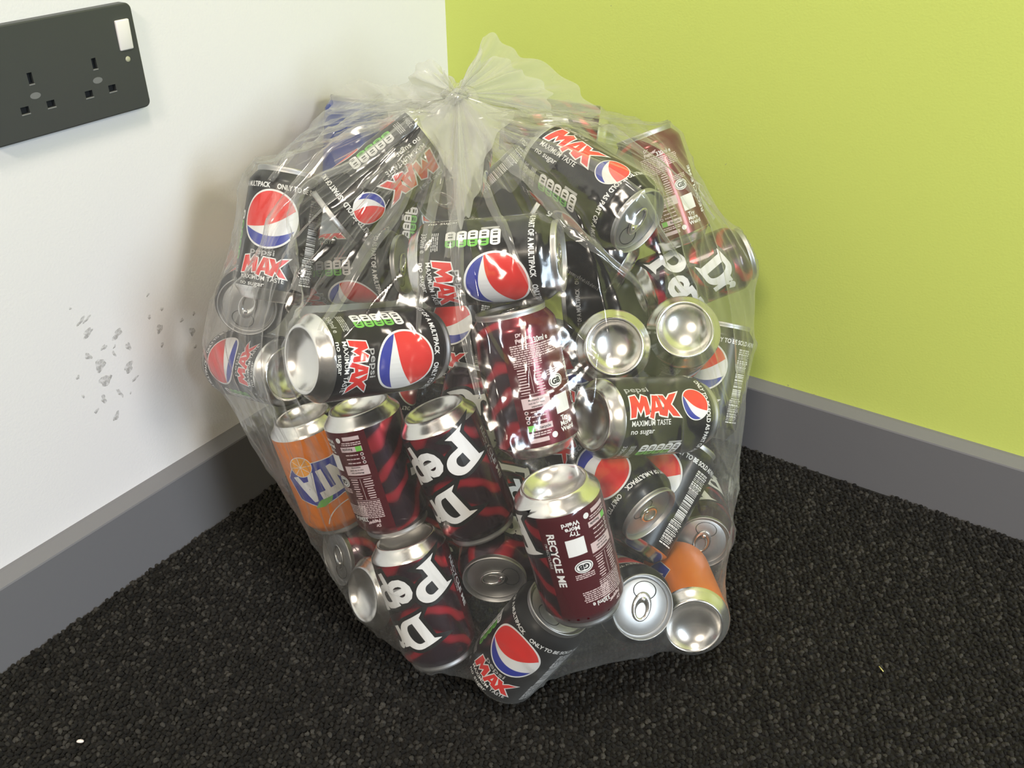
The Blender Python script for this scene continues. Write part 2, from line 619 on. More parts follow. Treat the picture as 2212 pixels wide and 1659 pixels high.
# ------------------------------------------------------------------ scuffs on the wall (parts of the wall)
marks = [(-0.4756, 0.2762, 2.0, 1.4, .9), (-0.5532, 0.2947, 1.5, 1.2, .5), (-0.547, 0.2795, 6, 2, .7), (-0.5411, 0.2788, 5, 1.6, .8), (-0.5437, 0.2659, 7, 3.4, .8),
         (-0.5162, 0.2524, 6, 4.5, .6), (-0.5324, 0.2458, 3.6, 2.6, .8), (-0.5219, 0.2418, 2, 1.4, .9), (-0.5083, 0.2354, 2.4, 6, .8), (-0.5492, 0.2444, 2.8, 5, .9),
         (-0.5242, 0.2353, 1.8, 3.5, .5), (-0.5403, 0.2307, 7.5, 5.5, .9), (-0.5131, 0.2153, 6.5, 5, .7), (-0.564, 0.2296, 2.0, 2.4, 1), (-0.5392, 0.2137, 7.5, 5.8, .9),
         (-0.5098, 0.2007, 4, 2, .5), (-0.5287, 0.1944, 2, 6.5, .6), (-0.5458, 0.1965, 3, 5, .7), (-0.5642, 0.2092, 1.6, 2, .5), (-0.5383, 0.1732, 5, 3.4, .7),
         (-0.5557, 0.1888, 4, 1.6, .4), (-0.4646, 0.2563, 2.2, 2, .8), (-0.4797, 0.2542, 2.2, 2.2, 1), (-0.4717, 0.2381, 5, 4, 1), (-0.4454, 0.2358, 2.2, 2.4, .8),
         (-0.4302, 0.2366, 2, 2, .9), (-0.4365, 0.2192, 4.5, 4.5, .9), (-0.4728, 0.2208, 2.4, 2.2, .8), (-0.4366, 0.2017, 2, 2.4, .7), (-0.518, 0.1888, 1.2, 1.2, 1)]
rs = random.Random(3)
for mxx, mz, w, h, k in marks:
    w, h = w * 1.7, h * 1.6
    nn = 18
    ph = [rs.uniform(0, 6.28) for _ in range(3)]
    verts = [(0, -0.0003, 0)]
    for i in range(nn):
        a = 2 * PI * i / nn
        r = 1 + .22 * math.sin(2 * a + ph[0]) + .16 * math.sin(3 * a + ph[1]) + .12 * math.sin(5 * a + ph[2])
        ex, ez = w / 2000 * r * math.cos(a) * 1.1, h / 2000 * r * math.sin(a) * 1.1
        verts.append((ex * .9 - ez * .3, -0.00008, ez * .9 + ex * .45))
    faces = [(0, 1 + (i + 1) % nn, 1 + i) for i in range(nn)]
    o = obj('scuff_mark', mesh_from('scuff_mark', verts, faces, [M_SCUFF], smooth=True), wall_left)
    o.location = (mxx, 0, mz)
for yy, zz, w in ((-0.3723, 0.3349, 1.6), (-0.3735, 0.3362, 1.0), (-0.4774, 0.0912, 2.2), (-0.5084, 0.0893, 1.5), (-0.2247, 0.4831, 1.4)):
    verts = [(-0.0002, 0, 0)] + [(-0.00006, w / 2000 * math.cos(i * PI / 5) * rs.uniform(.7, 1.2), w / 2000 * math.sin(i * PI / 5) * rs.uniform(.7, 1.2)) for i in range(10)]
    o = obj('scuff_mark', mesh_from('scuff_mark', verts, [(0, 1 + (i + 1) % 10, 1 + i) for i in range(10)], [M_SCUFF]), wall_right)
    o.location = (0, yy, zz)

# ------------------------------------------------------------------ can geometry (metres, z up, base at z=0)
R = 0.0330
PROF_BASE = [(0, .0115), (.006, .0111), (.012, .0098), (.017, .0075), (.0205, .0045), (.0225, .0018), (.0235, .0004), (.0245, 0.0), (.0255, .0004),
             (.0265, .0022), (.0285, .0048), (.0308, .0074), (.0323, .0092), (.0329, .0106)]
PROF_BODY = [(.0329, .0106), (.0330, .0122), (.0330, .035), (.0330, .070), (.0330, .0995), (.0327, .1020), (.0316, .1042), (.0298, .1068), (.0280, .1090), (.0272, .1102)]
PROF_LID = [(.0272, .1102), (.0270, .1112), (.0274, .1126), (.0275, .1141), (.0271, .1149), (.0265, .1149), (.0261, .1140), (.0257, .1105), (.0250, .1090), (.0242, .1092),
            (.0236, .1112), (.0228, .1118), (.012, .1118), (0, .1118)]


def lathe_mesh(name, prof, mat, segs=56):
    v, f = lathe(prof, segs)
    return mesh_from(name, v, f, [mat], smooth=True)


BASE_ME = lathe_mesh('base', PROF_BASE, M_ALU)
LID_ME = lathe_mesh('lid', PROF_LID, M_LID)
BODY_ME = {t: lathe_mesh('body', PROF_BODY, m) for t, m in (('P', M_BLACK), ('D', M_DRP), ('F', M_ORANGE), ('U', M_BLUE))}


def tab_mesh():
    bm = bmesh.new()
    def ring(rx, ry, z, cx=0.0, nseg=24):
        return [bm.verts.new((cx + rx * math.cos(2 * PI * k / nseg), ry * math.sin(2 * PI * k / nseg), z)) for k in range(nseg)]
    z0, z1 = .1122, .1134
    loops = [ring(.0118, .0078, z0), ring(.0124, .0084, (z0 + z1) / 2), ring(.0116, .0076, z1), ring(.0066, .0048, z1 - .0003, -.003), ring(.0066, .0048, z0, -.003)]
    for A, B in zip(loops, loops[1:] + loops[:1]):
        for k in range(24):
            k2 = (k + 1) % 24
            bm.faces.new((A[k], A[k2], B[k2], B[k]))
    g = bmesh.ops.create_uvsphere(bm, u_segments=12, v_segments=6, radius=.0024)['verts']
    for v in g:
        v.co = Vector((v.co.x + .0062, v.co.y, .1130 + v.co.z * .5))
    bmesh.ops.recalc_face_normals(bm, faces=bm.faces)
    me = bpy.data.meshes.new('pull_tab')
    bm.to_mesh(me)
    bm.free()
    me.materials.append(M_ALU)
    me.polygons.foreach_set('use_smooth', [True] * len(me.polygons))
    return me


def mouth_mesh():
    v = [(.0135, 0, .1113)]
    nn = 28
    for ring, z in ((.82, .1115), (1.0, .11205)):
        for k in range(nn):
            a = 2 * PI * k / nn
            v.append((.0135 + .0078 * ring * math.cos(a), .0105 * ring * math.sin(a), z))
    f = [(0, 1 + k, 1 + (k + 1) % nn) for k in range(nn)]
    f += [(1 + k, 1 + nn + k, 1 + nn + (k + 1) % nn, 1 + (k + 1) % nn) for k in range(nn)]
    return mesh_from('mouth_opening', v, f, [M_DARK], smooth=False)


TAB_ME, MOUTH_ME = tab_mesh(), mouth_mesh()

# ------------------------------------------------------------------ printed labels: flat art wrapped on the can wall
def curve_to_poly(cu):
    o = bpy.data.objects.new('tmp', cu)
    COL.objects.link(o)
    dg = bpy.context.evaluated_depsgraph_get()
    me = bpy.data.meshes.new_from_object(o.evaluated_get(dg))
    v = [(p.co.x, p.co.y) for p in me.vertices]
    f = [tuple(p.vertices) for p in me.polygons]
    bpy.data.objects.remove(o)
    bpy.data.curves.remove(cu)
    bpy.data.meshes.remove(me)
    return v, f


def text_poly(body, cap, width=None, bold=0.0, shear=0.0, spacing=1.0):
    """text centred at the origin: cap height and width in mm"""
    cu = bpy.data.curves.new('t', 'FONT')
    cu.body = body
    cu.size = 1.0
    cu.offset = bold
    cu.shear = shear
    cu.space_character = spacing
    cu.resolution_u = 3
    cu.fill_mode = 'FRONT'
    v, f = curve_to_poly(cu)
    xs = [p[0] for p in v]
    ys = [p[1] for p in v]
    s = cap / 0.70
    cx = (min(xs) + max(xs)) / 2
    sx = width / (max(xs) - min(xs)) if width else s
    return [((x - cx) * sx, (y - 0.35) * s) for x, y in v], f


def shape_poly(polys, bold=0.0):
    """closed outlines (holes by even-odd fill)"""
    cu = bpy.data.curves.new('t', 'CURVE')
    cu.dimensions = '2D'
    cu.fill_mode = 'FRONT'
    cu.offset = bold
    for pl in polys:
        sp_ = cu.splines.new('POLY')
        sp_.points.add(len(pl) - 1)
        for q, p in zip(sp_.points, pl):
            q.co = (p[0], p[1], 0, 1)
        sp_.use_cyclic_u = True
    return curve_to_poly(cu)


def arc(cx, cy, rx, ry, a0, a1, nn=12):
    return [(cx + rx * math.cos(math.radians(a0 + (a1 - a0) * k / nn)), cy + ry * math.sin(math.radians(a0 + (a1 - a0) * k / nn))) for k in range(nn + 1)]


def rect_poly(w, h):
    return [(-w / 2, -h / 2), (w / 2, -h / 2), (w / 2, h / 2), (-w / 2, h / 2)], [(0, 1, 2, 3)]


def ellipse_poly(rx, ry, nn=28):
    return arc(0, 0, rx, ry, 0, 360 - 360 / nn, nn - 1), [tuple(range(nn))]


class Art:
    def __init__(self):
        self.v, self.f, self.m = [], [], []

    def add(self, vf, mat, at=(0, 0), rot=0.0, h=0.0, scale=1.0):
        v, f = vf
        c, s = math.cos(math.radians(rot)), math.sin(math.radians(rot))
        b0 = len(self.v)
        for x, y in v:
            x, y = x * scale, y * scale
            self.v.append((x * c - y * s + at[0], x * s + y * c + at[1], h))
        for q in f:
            self.f.append(tuple(b0 + i for i in q))
            self.m.append(mat)

    def build(self, name, step=4.0):
        """(u along the girth, v up the can, h layer) in mm -> wrapped mesh in metres"""
        used = sorted(set(self.m))
        me = mesh_from(name, self.v, self.f, [INKS[k] for k in used], [used.index(k) for k in self.m])
        bm = bmesh.new()
        bm.from_mesh(me)
        us = [p[0] for p in self.v]
        x = math.floor(min(us) / step) * step + step
        while x < max(us):
            bmesh.ops.bisect_plane(bm, geom=bm.verts[:] + bm.edges[:] + bm.faces[:], dist=1e-5, plane_co=(x, 0, 0), plane_no=(1, 0, 0))
            x += step
        for v in bm.verts:
            a = v.co.x / (R * 1000)
            rad = R + (0.14 + v.co.z) / 1000
            v.co = Vector((rad * math.cos(a), rad * math.sin(a), v.co.y / 1000))
        bm.to_mesh(me)
        bm.free()
        for p in me.polygons:      # face outwards
            pass
        return me


def globe(art, D, at, rot, h=0.0):
    r = D / 2
    art.add(ellipse_poly(r * 1.07, r * 1.07, 48), WH, at, 0, h)
    nn = 36
    yu = lambda x: -0.12 + 0.18 * (x + 1) - 0.26 * math.cos(PI * x / 2)
    yl = lambda x: -0.12 - 0.16 * (x + 1) - 0.34 * math.cos(PI * x / 2)
    xs = [-math.cos(PI * k / nn) for k in range(nn + 1)]
    for lo, hi, mat in ((lambda x: max(yu(x), -math.sqrt(max(0, 1 - x * x))), lambda x: math.sqrt(max(0, 1 - x * x)), RD),
                        (lambda x: -math.sqrt(max(0, 1 - x * x)), lambda x: min(yl(x), math.sqrt(max(0, 1 - x * x))), BL)):
        v, f = [], []
        rows = 6
        for x in xs:
            a_, b_ = lo(x), hi(x)
            if b_ < a_:
                b_ = a_ = (a_ + b_) / 2
            for j in range(rows + 1):
                v.append((x * r, (a_ + (b_ - a_) * j / rows) * r))
        for i in range(nn):
            for j in range(rows):
                p = i * (rows + 1) + j
                f.append((p, p + rows + 1, p + rows + 2, p + 1))
        art.add((v, f), mat, at, rot, h + 0.07)


# jagged three letter word, about 50 x 19 units
JAG_M = [(-25, -9), (-22.5, 8.5), (-16.5, 9.5), (-14.5, 2.5), (-10, 9.5), (-5.5, 7.5), (-5.5, -6.5), (-10, -7.5), (-10.5, 0.5), (-15, -6), (-17.5, 0), (-20, -8.5)]
JAG_A = [(-6.0, -9.0), (0.5, 9.0), (6.0, 8.5), (9.5, -8.5), (4.5, -7.5), (4.0, -4.5), (-0.5, -5), (-2, -10.5)]
JAG_AH = [(1.0, -1.6), (3.6, -1.2), (2.8, 4.4)]
JAG_X = [(6.5, 8.8), (12, 8.5), (13.8, 4.2), (19, 9.0), (27, 10.5), (17.5, 0.5), (26, -9.8), (18.5, -9.0), (13.8, -3.5), (12.2, -9.2), (6.8, -8.2), (10.4, 0.2)]


def jag(art, at, rot, s, h=0.0):
    for pl in ([JAG_M], [JAG_A], [JAG_X]):
        art.add(shape_poly(pl, 1.15), WH, at, rot, h, s)
    for pl in ([JAG_M], [JAG_A, JAG_AH], [JAG_X]):
        art.add(shape_poly(pl, 0.0), RD, at, rot, h + 0.08, s)


def print_rows(art, u0, v0, w, hgt, pitch, mat, rnd, rot=0, h=0.0, thick=0.55):
    """fine print: lines of word-length dashes"""
    y = v0
    while y > v0 - hgt:
        x = u0
        while x < u0 + w - 0.6:
            L = min(rnd.uniform(1.2, 4.2), u0 + w - x)
            art.add(rect_poly(L, pitch * thick), mat, (x + L / 2, y), 0, h)
            x += L + 0.5
        y -= pitch


def deg_u(d):
    return math.radians(d) * R * 1000


def art_black():
    parts = []
    a = Art()
    globe(a, 47, (0, 69), 12)
    parts.append(('globe_emblem', a.build('globe_emblem')))
    a = Art()
    uB = deg_u(-134)
    globe(a, 26, (uB, 84), 48)
    parts.append(('small_globe_emblem', a.build('small_globe_emblem')))
    a = Art()
    jag(a, (0, 29), 0, 0.82)
    parts.append(('red_lettering', a.build('red_lettering')))
    a = Art()
    jag(a, (uB, 40), 90, 1.0)
    parts.append(('red_lettering', a.build('red_lettering')))
    a = Art()
    a.add(text_poly('pepsi', 5.0, 22, 0.012), GY, (-2, 41))
    parts.append(('name_lettering', a.build('name_lettering')))
    a = Art()
    a.add(text_poly('MAXIMUM TASTE', 3.8, 40, 0.009), WH, (0, 18.6))
    a.add(text_poly('no sugar', 3.8, 24, 0.009), WH, (-8, 13.4))
    parts.append(('white_lettering', a.build('white_lettering')))
    a = Art()
    a.add(text_poly('pepsi', 5.0, 24, 0.012), GY, (uB - 15.5, 28), 90)
    parts.append(('name_lettering', a.build('name_lettering')))
    a = Art()
    a.add(text_poly('MAXIMUM TASTE', 4.4, 40, 0.009), WH, (uB + 13.5, 36), 90)
    a.add(text_poly('no sugar', 4.4, 24, 0.009), WH, (uB + 20, 28), 90)
    parts.append(('white_lettering', a.build('white_lettering')))
    a = Art()
    # ring of lettering under the neck
    ring = 'ONLY TO BE SOLD AS PART OF A MULTIPACK'
    for c0 in (-70, 34):
        a.add(text_poly(ring, 4.2, 98, 0.03), WH, (c0 + 18, 97.2))
    parts.append(('ring_lettering', a.build('ring_lettering')))
    a = Art()
    uP = deg_u(-62)
    a.add(text_poly('330ml e', 4.2, 17, 0.012), GY, (uP, 15), 0)
    rn = random.Random(5)
    print_rows(a, uP - 8, 26, 16, 5, 1.5, GY, rn)
    parts.append(('volume_print', a.build('volume_print')))
    a = Art()
    for k in range(5):
        v = 36 + 8.6 * k
        top = arc(0, 0, 4.0, 2.6, -90, 90, 10)
        # tab: white half (towards -u), green half (towards +u)
        a.add(rect_poly(6.2, 7.8), WH, (uP - 3.1, v))
        a.add((arc(0, 0, 2.2, 3.9, 90, 270, 10), [tuple(range(11))]), WH, (uP - 6.1, v), 0, 0.01)
        mt = GN if k < 4 else WH
        a.add(rect_poly(4.2, 7.8), mt, (uP + 2.2, v), 0, 0.02)
        a.add((arc(0, 0, 2.0, 3.9, -90, 90, 10), [tuple(range(11))]), mt, (uP + 4.2, v), 0, 0.03)
        for dx, w in ((-5.2, 1.1), (-2.6, 1.6), (1.6, 1.5), (3.9, 0.9)):
            a.add(rect_poly(w, 3.6), BK, (uP + dx, v), 0, 0.08)
    a.add(rect_poly(2.0, 14), GY, (uP - 9.5, 66))
    parts.append(('nutrition_panel', a.build('nutrition_panel')))
    a = Art()
    uC = deg_u(72)
    rn = random.Random(11)
    v = 18.0
    while v < 92:
        tk = rn.choice((0.45, 0.6, 0.9, 1.3))
        if 40 < v < 72:
            a.add(rect_poly(13.5, tk), WH, (uC + 1, v))
        else:
            x = uC - 7
            while x < uC + 7:
                L = rn.uniform(1.5, 4.5)
                a.add(rect_poly(L, tk), WH, (x + L / 2, v))
                x += L + rn.uniform(.4, .9)
        v += tk + rn.choice((0.45, 0.6, 0.85))
    parts.append(('barcode_strip', a.build('barcode_strip')))
    return parts


G_D = [[(-.10, 0), (.50, 0)] + arc(.50, .5, .46, .5, -90, 90, 14)[1:] + [(-.10, 1), (.08, .88), (.08, .12)],
       [(.36, .17), (.48, .17)] + arc(.48, .5, .19, .33, -90, 90, 10)[1:] + [(.36, .83)]]
G_P = [[(-.10, 0), (.50, 0), (.38, .12), (.38, .36), (.56, .36)] + arc(.56, .68, .38, .32, -90, 90, 14)[1:] + [(-.10, 1), (.08, .90), (.08, .10)],
       [(.38, .53), (.54, .53)] + arc(.54, .68, .13, .15, -90, 90, 10)[1:] + [(.38, .83)]]


def art_maroon():
    parts = []
    a = Art()
    O = (-13.0, 32.0)
    rt = 20.0
    c, s = math.cos(math.radians(rt)), math.sin(math.radians(rt))

    def place(vf, x, y, mat, h, sc=1.0):
        a.add(vf, mat, (O[0] + x * c - y * s, O[1] + x * s + y * c), rt, h, sc)
    sh = lambda g, w, cap: [[((x - .43) * w, (y - .5) * cap) for x, y in pl] for pl in g]
    for g, w, cap, x, y in ((G_P, 32, 33, 0, 0), (G_D, 30, 29, 37, 31)):
        place(shape_poly(sh(g, w, cap)[:1], 3.4), x, y, BK, 0.0)
        place(shape_poly(sh(g, w, cap), 0.0), x, y, WH, 0.2)
    for ch, x, y, cap in (('e', 25.5, -2, 30), ('p', 43, -2, 30), ('p', 60, -2, 30), ('e', 77, -2, 30), ('r', 91, -2, 30), ('r', 59, 33, 28)):
        place(text_poly(ch, cap, None, 0.125), x, y, BK, 0.05)
        place(text_poly(ch, cap, None, 0.030), x, y, WH, 0.2)
    parts.append(('logo_lettering', a.build('logo_lettering')))
    a = Art()
    rn = random.Random(21)
    uP = deg_u(-143)
    L, W = uP - 11, 22
    a.add(text_poly('Dr', 2.6, 5, 0.05, 0.2), PK, (uP - 3, 98), 12)
    a.add(text_poly('Pepper', 3.0, 13, 0.05, 0.2), PK, (uP, 94.5), 12)
    print_rows(a, L, 90, W, 15, 1.65, PK, rn)
    a.add(rect_poly(W, 0.35), PK, (uP, 73.5))
    for y in np.arange(71.5, 52, -2.2):
        a.add(rect_poly(rn.uniform(5, 9), 0.9), PK, (L + 4.5, y))
        a.add(rect_poly(rn.uniform(4, 7), 0.9), PK, (L + 17, y))
    a.add(rect_poly(0.35, 20), PK, (L + 11, 63))
    a.add(rect_poly(W, 0.35), PK, (uP, 52))
    a.add(rect_poly(W, 8.5), INKS.index(INK_PINK), (uP, 45.5))
    for y, t in ((47.8, 'Multipack can'), (45.3, 'not to be sold'), (42.8, 'separately')):
        a.add(text_poly(t, 1.5, None, 0.01), BK, (uP, y), 0, 0.08)
    for y in (38.5, 34.8, 31.1):
        a.add(ellipse_poly(1.5, 1.5, 16), PK, (L + 1.8, y))
        a.add(ellipse_poly(0.8, 0.8, 12), BK, (L + 1.8, y), 0, 0.06)
        print_rows(a, L + 5, y, 12, 1.0, 1.7, PK, rn)
    a.add(rect_poly(W * .9, 4.6), PK, (uP - 1, 26))
    a.add(rect_poly(5, 4.6), GN, (L + 3.2, 26), 0, 0.06)
    a.add(text_poly('Recycle', 2.2, 9.5, 0.02), BK, (uP + 2.5, 26), 0, 0.08)
    print_rows(a, L, 21.8, 18, 3, 1.7, PK, rn)
    a.add(rect_poly(15, 3.4), PK, (L + 7.5, 16.2))
    a.add(ellipse_poly(2.4, 2.4, 20), WH, (L + 20, 17.5))
    parts.append(('small_print', a.build('small_print')))
    a = Art()
    uQ = deg_u(-105)
    a.add(rect_poly(14.5, 14.5), WH, (uQ, 39))
    for k, t in enumerate(('Try', 'More', 'Weird')):
        a.add(text_poly(t, 3.6, None, 0.03), WH, (uQ - 1 + 0.6 * k, 28 - 4.4 * k))
    a.add(ellipse_poly(7.2, 5.2, 28), WH, (uQ - 2, 57))
    a.add(ellipse_poly(6.3, 4.3, 28), BK, (uQ - 2, 57), 0, 0.06)
    a.add(ellipse_poly(5.7, 3.8, 28), WH, (uQ - 2, 57), 0, 0.12)
    a.add(text_poly('GB', 4.2, 8.4, 0.045), BK, (uQ - 2, 57), 0, 0.18)
    print_rows(a, uQ - 9, 66.5, 15, 4, 1.6, PK, rn)
    a.add(text_poly('330ml e', 4.0, 15, 0.02), WH, (uQ - 9, 92))
    print_rows(a, uQ - 18, 88, 22, 9, 1.7, PK, rn)
    parts.append(('white_print', a.build('white_print')))
    a = Art()
    uR = deg_u(-76)
    a.add(text_poly('RECYCLE ME', 5.6, 47, 0.03), WH, (uR, 48), 90)
    a.add(text_poly("I'M RECYCLABLE", 2.0, 22, 0.01), GY, (uR + 5.2, 44), 90)
    parts.append(('white_lettering', a.build('white_lettering')))
    return parts


def art_orange():
    parts = []
    a = Art()
    blue = [(-46.0, -13.8), (-34.5, -21.2), (0.0, -20.0), (34.5, -25.0), (47.1, -12.5), (43.7, 10.0), (27.6, 21.2), (2.3, 17.5), (-20.7, 25.0), (-41.4, 15.0)]
    a.add(shape_poly([blue], 0.8), WH, (0, 56), 6, 0.0)
    a.add(shape_poly([blue], 0.0), BL, (0, 56), 6, 0.06)
    parts.append(('blue_patch', a.build('blue_patch')))
    a = Art()
    a.add(text_poly('FANTA', 25, 82, 0.11), BL, (0, 55.5), 8, 0.1)
    a.add(text_poly('FANTA', 25, 80, 0.06), WH, (0, 56), 8, 0.17)
    parts.append(('white_lettering', a.build('white_lettering')))
    a = Art()
    leaf = [(-11, -1), (-6, 3.2), (3, 3.6), (11, 0), (4, -3.4), (-5, -3.4)]
    for at, rr_ in (((-14, 38), 10), ((20, 76), 25), ((-22, 77), -15)):
        a.add(shape_poly([leaf]), GN, at, rr_, 0.12)
    parts.append(('green_leaves', a.build('green_leaves')))
    a = Art()
    for at, rr_ in (((30, 37), 10.5), ((-34, 80), 9)):
        a.add(ellipse_poly(rr_, rr_, 36), WH, at, 0, 0.12)
        a.add(ellipse_poly(rr_ * .93, rr_ * .93, 36), OR, at, 0, 0.2)
        for k in range(8):
            a.add(rect_poly(rr_ * .9, 0.5), WH, (at[0] + rr_ * .45 * math.cos(k * PI / 4), at[1] + rr_ * .45 * math.sin(k * PI / 4)), k * 45, 0.27)
    a.add((arc(0, 0, 26, 26, 200, 340, 24) + arc(0, 0, 25, 25, 340, 200, 24), [tuple(range(50))]), WH, (0, 108), 0, 0.05)
    parts.append(('orange_slices', a.build('orange_slices')))
    return parts


ART = {'P': art_black(), 'D': art_maroon(), 'F': art_orange(), 'U': []}

# ------------------------------------------------------------------ the cans: (kind, centre, axis towards the lid, label angle facing the front, label)
CANS = [
    ('P', (-0.3653,-0.2118,0.3973), (-0.7191,0.4736,-0.5085), -113, 'black soda can lying slanted at upper left just beneath the bag knot'),
    ('P', (-0.4215,-0.1340,0.3464), (0.4803,0.1143,0.8696), 20, 'black soda can standing at upper left with a globe emblem near the white wall'),
    ('P', (-0.4354,-0.0901,0.2064), (0.1379,0.9586,-0.2492), 0, 'black soda can at the far left edge with its globe emblem facing sideways'),
    ('P', (-0.3976,-0.0668,0.2655), (-0.7930,-0.5735,0.2054), -200, 'black soda can at left with its lid rim just above the leftmost globe emblem'),
    ('P', (-0.3639,-0.1543,0.2988), (0.3875,-0.9103,0.1453), -62, 'black soda can lying at left behind folds with its lid turned to the centre'),
    ('P', (-0.4056,-0.3477,0.3688), (0.4272,-0.8939,0.1357), -31, 'black soda can lying across the centre with white and green nutrition tabs uppermost'),
    ('P', (-0.2225,-0.1754,0.3533), (-0.8794,-0.4513,-0.1516), 100, 'dark soda can in the gap right below the bag knot, mostly hidden'),
    ('P', (-0.3062,-0.3782,0.4027), (-0.2432,-0.9431,-0.2267), -95, 'black soda can at upper right with red lettering and its bright lid tilted downward right'),
    ('P', (-0.4954,-0.2989,0.3155), (0.9270,-0.2860,-0.2427), -18, 'black soda can lying at left centre with silver base left and big globe emblem right'),
    ('D', (-0.4239,-0.3935,0.2866), (0.1546,0.3497,0.9240), -151, 'shiny red soda can standing upright in the middle, covered in small white print'),
    ('P', (-0.2738,-0.3849,0.2404), (0.7020,0.4886,-0.5181), 90, 'black soda can pointing its bright concave base at the viewer, left one of the pair'),
    ('P', (-0.2217,-0.4299,0.2363), (0.6476,0.3971,-0.6504), 90, 'black soda can pointing its bright concave base at the viewer, right one of the pair'),
    ('D', (-0.1223,-0.3567,0.3414), (0.0770,0.4637,0.8827), -143, 'reddish soda can at the upper right edge against the green wall'),
    ('D', (-0.1256,-0.3990,0.2615), (0.6772,-0.6734,0.2965), 12, 'dark maroon soda can at the right edge showing large white sideways letters'),
    ('P', (-0.1542,-0.4436,0.1670), (0.5006,0.1050,0.8593), 22, 'black soda can standing at the far right edge with a barcode strip'),
    ('P', (-0.3437,-0.4608,0.2321), (0.8603,-0.4369,-0.2626), -120, 'black soda can lying at right with red lettering beside a small globe emblem'),
    ('P', (-0.3587,-0.4350,0.1732), (-0.3215,-0.9221,-0.2151), -4, 'black soda can at lower right with tilted lid ringed by white lettering'),
    ('P', (-0.2981,-0.4600,0.1180), (0.7743,-0.1003,0.6248), 25, 'black soda can leaning at lower right with a long white barcode strip down its side'),
    ('D', (-0.4714,-0.4655,0.1867), (0.0223,-0.2588,-0.9657), -98, 'maroon soda can upside down at lower centre with RECYCLE ME lettering'),
    ('P', (-0.3944,-0.4685,0.0764), (-0.5086,-0.6943,0.5091), 75, 'black soda can at the bottom right with its opened lid facing the viewer'),
    ('F', (-0.3356,-0.5074,0.0482), (0.7970,0.5389,-0.2727), 90, 'orange soda can at the bottom right corner of the bag with bluish silver base'),
    ('D', (-0.2210,-0.4677,0.0453), (-0.8467,-0.4914,0.2041), 30, 'red soda can at the lower right edge of the bag beside the carpet'),
    ('F', (-0.4593,-0.1880,0.1392), (0.0239,-0.2791,-0.9600), 20, 'orange soda can upside down at lower left with blue and white lettering'),
    ('D', (-0.4744,-0.2758,0.1879), (-0.0223,-0.3000,-0.9537), -176, 'maroon soda can upside down at lower left covered in small white print'),
    ('D', (-0.4552,-0.3481,0.2001), (0.0220,-0.3842,-0.9230), -12, 'dark red swirled soda can upside down with huge white letters, below the centre left'),
    ('D', (-0.4995,-0.3390,0.0890), (-0.0900,-0.3719,-0.9239), -9, 'dark red swirled soda can with huge white letters, the lowest one at left'),
    ('D', (-0.4179,-0.3600,0.1114), (-0.8509,-0.5205,-0.0715), 75, 'red soda can at lower centre with its round lid and tab facing the viewer'),
    ('D', (-0.4280,-0.2326,0.0457), (-0.9273,0.3080,0.2125), 100, 'red soda can at the lower left edge with its end turned to the white wall'),
    ('D', (-0.4583,-0.2919,0.0484), (0.9120,-0.3007,-0.2792), 100, 'soda can at the bottom left showing only its blurred silver base'),
    ('P', (-0.4747,-0.4286,0.0659), (0.1209,-0.4677,0.8756), 4, 'black soda can at the very bottom front with a large globe emblem'),
    ('U', (-0.2282,-0.0477,0.3529), (0.2720,0.0591,0.9605), 180, 'blue soda can at the top left beneath the slack film'),
    ('D', (-0.0639,-0.1940,0.3589), (-0.4848,0.8662,0.1210), 100, 'dark red soda can at the top right behind the tied film, mostly hidden'),
    ('P', (-0.1239,-0.3126,0.2090), (-0.5124,0.8523,-0.1049), 150, 'black soda can between the bright lid at upper right and the left silver base'),
    ('P', (-0.1689,-0.2924,0.2868), (-0.2535,0.8620,0.4390), 150, 'black soda can wedged deep between the central can and the upper right can'),
    ('P', (-0.1521,-0.2006,0.3208), (0.5709,-0.5084,0.6447), 120, 'black soda can deep under the film between the knot and the upper right can'),
    ('D', (-0.3210,-0.2548,0.1361), (0.6127,0.1073,0.7830), 40, 'maroon soda can deep inside behind the upright red can, almost hidden'),
    ('P', (-0.2817,-0.1199,0.1367), (-0.5096,-0.1847,-0.8403), 60, 'black soda can deep inside behind the upside-down maroon can at left, almost hidden'),
    ('P', (-0.2276,-0.3933,0.0638), (0.6298,0.0771,0.7730), -140, 'black soda can deep inside behind the lower right lids, almost hidden'),
    ('P', (-0.2274,-0.1754,0.1734), (0.4698,0.1569,0.8688), 20, 'black soda can deep inside behind the can with big globe emblem, almost hidden'),
    ('D', (-0.2991,-0.3169,0.0475), (0.3022,-0.9186,-0.2548), 20, 'maroon soda can deep inside behind the RECYCLE ME can, almost hidden'),
    ('P', (-0.3694,-0.1655,0.0651), (-0.5674,-0.2567,-0.7824), 30, 'black soda can deep inside behind the upside-down orange can, almost hidden'),
    ('P', (-0.1076,-0.2601,0.0910), (0.4285,0.2793,0.8593), 0, 'black soda can deep inside near the room corner, almost hidden'),
    ('P', (-0.1910,-0.0887,0.2715), (0.3858,0.0972,0.9174), -60, 'black soda can deep inside behind the slanted upper left can, almost hidden'),
]
GROUPS = {'P': 'black soda cans in the clear bag', 'D': 'maroon soda cans in the clear bag', 'F': 'orange soda cans in the clear bag', 'U': 'blue soda can in the clear bag'}
hull_prof = [(0, 0.0), (.0250, 0.0), (.0290, .0045), (.0332, .0105), (.0332, .1000), (.0280, .1100), (.0277, .1150), (0, .1150)]
hv, hf = lathe(hull_prof, 24)
hull_v, hull_f = [], []
FRONT = Vector((-0.70, -0.48, 0.52)).normalized()
